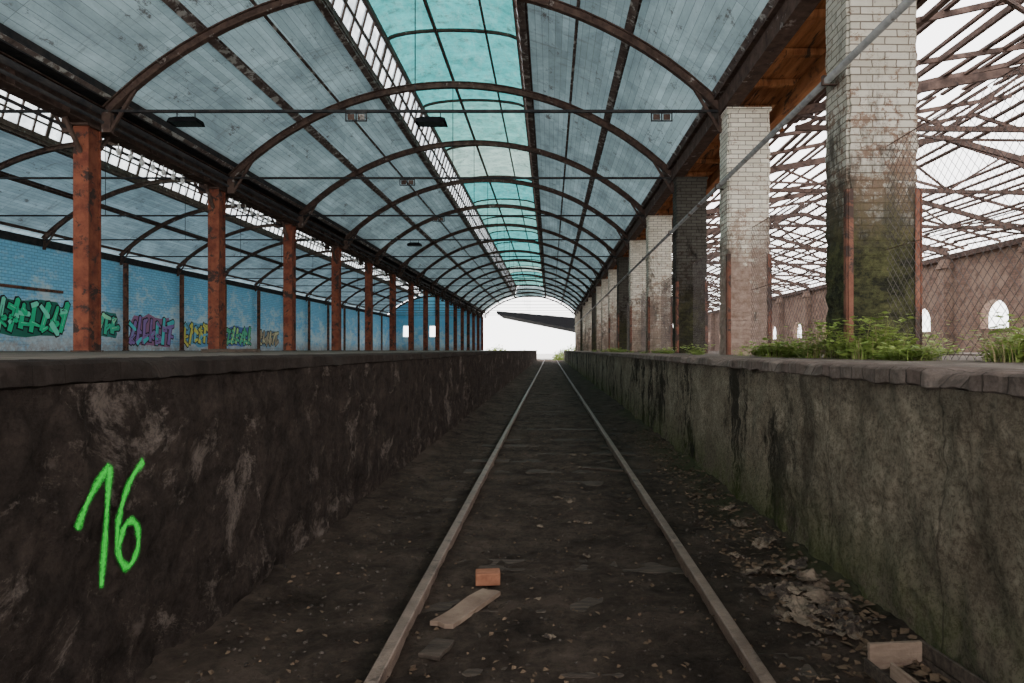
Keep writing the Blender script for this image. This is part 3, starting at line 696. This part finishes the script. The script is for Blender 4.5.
def weed(x_,y_,s_,k=None):
    k=random.choice((0,1,1,2,3,3)) if k is None else k
    for n in range(-1,8):
        if abs(x_-3.4)<PW/2+.25 and abs(y_-(FY(n)-.15))<PD/2+.25: return
    o=ob('weed_clump',tm[k],(x_,y_,PR-.006),label=['spiky green grass tuft on the platform edge','leafy green weed on the platform','tall half-dry leafy weed by the fence','low spreading leafy weed on the platform'][k],cat='weed',group='weeds on the platform',rot=(0,0,random.random()*6.28)); o.scale=(s_*1.2,s_*1.2,s_)
cl=[(2.72,8.6,3),(2.75,7.9,6),(2.72,7.2,7),(3.0,6.55,8),(2.9,6.2,4),(3.25,4.7,6),(3.45,4.4,5),(2.6,9.8,1)]
for cx_,cy_,m_ in cl:
    for i in range(m_): weed(cx_+random.gauss(0,.10),cy_+random.gauss(0,.12),random.uniform(.5,1.15))
for (x_,y_,s_) in ((2.74,7.5,.9),(2.72,7.0,.95),(3.1,6.4,1.0),(2.9,6.6,.85),(3.5,4.9,.9),(3.3,4.45,.95),(3.55,5.3,.9)): weed(x_,y_,s_,2)
for i in range(7): weed(random.uniform(2.7,3.1),random.uniform(4.9,5.9),random.uniform(.5,.8),random.choice((1,3)))
for i in range(16): weed(random.uniform(4.0,7.0),random.uniform(5,12),random.uniform(.7,1.2))
for i in range(16): weed(random.uniform(2.4,2.8),random.uniform(10.5,30),random.uniform(.5,.9))
for i in range(4): weed(random.uniform(1.9,2.3),random.uniform(14,40),.5)

# ---------------------------------------------------------------- lamps & plaques on the ties
def lamp(x_,n,label):
    e=ob('hanging_lamp',None,(x_,FY(n),H+4.2),label=label,cat='lamp',group='lamps on the tie rods')
    for q in (-.16,.16):
        b=MB(); b.tube((q,0,-.08),(q,0,.03),.01,6); ob('hanger',b.mesh('hanger',[m_beam]),parent=e)
    b=MB(); vs=[]
    for (z_,a_,c_) in ((-.20,.27,.15),(-.12,.25,.12),(-.08,.16,.06)):
        vs+=[(-a_,-c_,z_),(a_,-c_,z_),(a_,c_,z_),(-a_,c_,z_)]
    fs=[(8,9,10,11)]
    for q in (0,4):
        for k in range(4): fs.append((q+k,q+(k+1)%4,q+4+(k+1)%4,q+4+k))
    b.add(vs,fs); ob('lamp_housing',b.mesh('lamp_housing',[m_black]),parent=e,bevel=.008)
    b=MB(); b.box(-.23,.23,-.11,.11,-.195,-.18); ob('lamp_glass',b.mesh('lamp_glass',[m_lamp]),parent=e)
lamp(-2.1,0,'dark box lamp hanging from the tie rod'); lamp(-6.45,0,'dark box lamp hanging from the tie rod'); lamp(-5.2,3,'dark box lamp hanging from the tie rod')
def plaque(x_,n,label):
    e=ob('number_plaque',None,(x_,FY(n)-.06,H+4.2),label=label,cat='sign',group='plaques on the tie rods')
    b=MB()
    for a_ in ((-.19,-.17),(-.01,.01),(.17,.19)): b.box(a_[0],a_[1],-.01,.01,-.16,.03)
    b.box(-.19,.19,-.01,.01,-.17,-.15); b.box(-.19,.19,-.01,.01,-.03,-.01); ob('frame',b.mesh('frame',[m_beam]),parent=e)
    for q in (-.15,.03):
        b=MB(); b.box(q,q+.12,-.005,.005,-.14,-.04); ob('plate',b.mesh('plate',[m_iron]),parent=e)
plaque(-3.42,0,'small dark twin-panel plaque under the tie rod'); plaque(1.97,0,'small dark twin-panel plaque under the tie rod'); plaque(-3.5,1,'small dark twin-panel plaque under the tie rod'); plaque(-3.5,2,'small dark twin-panel plaque under the tie rod')
plank(.9,.08,.05,(-4.5,9.6,PL),1.35,'brown timber offcut lying on the platform',m_sleeper)

# ---------------------------------------------------------------- graffiti
g_black=flat('graffiti_black',(.012,.012,.016))
def graffiti(y0,y1,z0,z1,fill,accent,under,seed,label):
    rnd=random.Random(seed); b=MB(); Wd=y1-y0; Hh=z1-z0
    mats=[flat('gu%d'%seed,under),g_black,flat('gf%d'%seed,fill),flat('ga%d'%seed,accent)]
    layer=[0]
    def pol(pts,mi):
        layer[0]+=1; xx=.003+layer[0]*.0004
        b.add([(xx,p[0],p[1]) for p in pts],[tuple(range(len(pts)))],mi)
    def bar(p,q,w0,w1,mi,grow=0):
        p=Vector(p); q=Vector(q); d=(q-p).normalized(); n_=Vector((-d.y,d.x)); p=p-d*grow; q=q+d*grow
        pol([tuple(p-n_*(w0/2+grow)),tuple(q-n_*(w1/2+grow)),tuple(q+d*w1*.35),tuple(q+n_*(w1/2+grow)),tuple(p+n_*(w0/2+grow))],mi)
    m=22; pts=[]
    for k in range(m):
        a=2*math.pi*k/m; q=rnd.uniform(.82,1.08); ex,ey=math.cos(a),math.sin(a); sq=1/max(abs(ex),abs(ey))**.7
        pts.append((Wd/2+ex*Wd*.50*q*min(sq,1.25),Hh/2+ey*Hh*.50*q*min(sq,1.25)))
    pol(pts,0)
    nl=max(4,int(Wd/.5)); bars=[]
    for i in range(nl):
        cx=(i+.5)/nl*Wd; lw=Wd/nl
        base=[(cx-lw*.35,Hh*rnd.uniform(.08,.2)),(cx+lw*rnd.uniform(-.2,.5),Hh*rnd.uniform(.75,.95))]
        bars.append((base[0],base[1],rnd.uniform(.18,.28),rnd.uniform(.14,.32)))
        for k in range(rnd.choice((2,3,3))):
            z=Hh*rnd.uniform(.15,.85); an=rnd.uniform(-.9,.9); L=rnd.uniform(.3,.65)
            bars.append(((cx-L*.5*math.cos(an),z-L*.4*math.sin(an)),(cx+L*.5*math.cos(an),z+L*.5*math.sin(an)),rnd.uniform(.12,.26),rnd.uniform(.08,.24)))
    for q in bars: bar(*q,1,.055)
    for i,q in enumerate(bars): bar(*q,3 if i%4==3 else 2)
    for q in bars:
        if rnd.random()<.55:
            p0,p1=Vector(q[0]),Vector(q[1]); bar(tuple(p0.lerp(p1,.2)+Vector((0,.03))),tuple(p0.lerp(p1,.75)+Vector((0,.03))),.03,.02,3 if rnd.random()<.5 else 1)
    return ob('graffiti',b.mesh('graffiti',mats),(-19.445,y0,z0),label=label,cat='graffiti',group='graffiti on the blue wall')
GZ=H
graffiti(22.4,27.5,GZ+.5,GZ+1.95,(.04,.72,.34),(.25,.9,.65),(.02,.20,.14),3,'large green and black spray-painted piece on blue wall')
graffiti(28.8,30.7,GZ+.5,GZ+1.65,(.06,.66,.40),(.4,.9,.6),(.04,.25,.22),5,'small green spray-painted piece on blue wall')
graffiti(31.5,35.2,GZ+.1,GZ+1.7,(.36,.20,.52),(.12,.70,.72),(.40,.16,.30),8,'purple and teal spray-painted piece on blue wall')
graffiti(36.2,39.8,GZ+.2,GZ+1.55,(.85,.75,.14),(.2,.55,.7),(.15,.42,.65),11,'yellow spray-painted piece on blue wall')
graffiti(41.0,44.4,GZ+.2,GZ+1.5,(.12,.60,.35),(.5,.85,.35),(.10,.20,.55),14,'green and blue spray-painted piece on wall')
graffiti(45.6,48.8,GZ+.25,GZ+1.35,(.50,.38,.25),(.75,.68,.38),(.2,.3,.4),17,'tan and yellow spray-painted piece on blue wall')

# sprayed number 16 on the retaining wall
def spray(paths,w,name,label):
    vs=[];fs=[];ed=[]
    for pts in paths:
        P_=[Vector((p[0],p[1])) for p in pts]; S=[]
        for i in range(len(P_)-1):
            p0=P_[max(i-1,0)];p1=P_[i];p2=P_[i+1];p3=P_[min(i+2,len(P_)-1)]
            for k in range(8):
                t_=k/8; S.append(.5*((2*p1)+(p2-p0)*t_+(2*p0-5*p1+4*p2-p3)*t_*t_+(3*p1-p0-3*p2+p3)*t_**3))
        S.append(P_[-1])
        for i,p in enumerate(S):
            d=(S[min(i+1,len(S)-1)]-S[max(i-1,0)]).normalized(); s=Vector((-d.y,d.x)); o=len(vs); endf=0 if i in(0,len(S)-1) else 1
            for k,(f,eg) in enumerate(((-1,0),(-.4,.7),(0,1),(.4,.7),(1,0))):
                ww=w*(1+.18*math.sin(i*.7)); q=p+s*ww*f*.5; vs.append((.002*len(fs)/400+0.001,q.x,q.y)); ed.append(eg*endf)
            if i: 
                for k in range(4): fs.append((o-5+k,o-4+k,o+1+k,o+k))
    me=bpy.data.meshes.new(name); me.from_pydata(vs,[],fs); at=me.attributes.new('edge','FLOAT','POINT'); at.data.foreach_set('value',ed); me.materials.append(m_spray)
    return ob(name,me,(-1.570,0,H),label=label,cat='graffiti')
spray([[(2.262,-.60),(2.33,-.50),(2.436,-.403)],[(2.436,-.403),(2.412,-.62),(2.385,-.84)],
       [(2.640,-.425),(2.56,-.48),(2.50,-.57),(2.475,-.66),(2.487,-.755),(2.535,-.805),(2.59,-.765),(2.598,-.69),(2.56,-.64),(2.51,-.655),(2.48,-.72)]],.046,'sprayed_number','number 16 sprayed in bright green on dark wall')

# ---------------------------------------------------------------- beyond the far end
e=ob('canopy',None,(-7.5,96,0),label='dark sloping canopy roof beyond the hall end',cat='canopy')
b=MB(); b.add([(0,0,H+5.1),(14,0,H+2.3),(14,0,H+4.3),(0,0,H+5.5),(0,14,H+5.1),(14,14,H+2.3),(14,14,H+4.3),(0,14,H+5.5)],[(0,1,2,3),(7,6,5,4),(0,4,5,1),(1,5,6,2),(2,6,7,3),(3,7,4,0)])
ob('canopy_roof',b.mesh('canopy_roof',[m_black]),parent=e)
for q in (1,12):
    b=MB(); b.box(12.6,12.85,q,q+.25,0,H+2.6); ob('canopy_post',b.mesh('canopy_post',[m_iron]),parent=e)
def bush(loc,s,seed):
    rnd=random.Random(seed); b=MB()
    for i in range(12):
        a=rnd.random()*6.28; b.tube((0,0,0),(math.cos(a)*s*.5,math.sin(a)*s*.5,s*rnd.uniform(.5,.9)),.02,5,.006,mi=1)
    for i in range(1300):
        v=Vector((rnd.gauss(0,1),rnd.gauss(0,1),rnd.gauss(0,1))).normalized()*rnd.uniform(.5,1)*s*(.62+.2*noise.noise(Vector((i*.01,seed,0)))); v.z=abs(v.z)*1.2; v.x*=1.3
        d=Vector((rnd.gauss(0,1),rnd.gauss(0,1),rnd.gauss(0,1))).normalized(); u=d.cross(Vector((.3,.5,.8))).normalized(); L_=.06*s
        b.add([v,v+d*L_+u*L_*.5,v+d*L_*2,v+d*L_-u*L_*.5],[(0,1,2,3)])
    ob('bush',b.mesh('bush',[m_grass,m_sleeper]),loc,label='leafy green bush growing beyond the hall end',cat='bush',group='bushes beyond the hall')
bush((1.9,89,-.05),2.0,1); bush((3.6,92,-.05),2.6,2); bush((-3.4,93,-.05),1.9,3); bush((-7.2,90,-.05),2.4,4); bush((9,96,-.05),2.4,6)

# ---------------------------------------------------------------- camera
cam=bpy.data.cameras.new('camera'); co=bpy.data.objects.new('camera',cam); C.objects.link(co)
co.location=(0,0,H); co.rotation_euler=(math.radians(90),0,0); cam.lens=24; cam.sensor_width=36
cam.shift_x=-38/1024; cam.shift_y=8.5/1024; cam.clip_end=600; cam.clip_start=.05
bpy.context.scene.camera=co
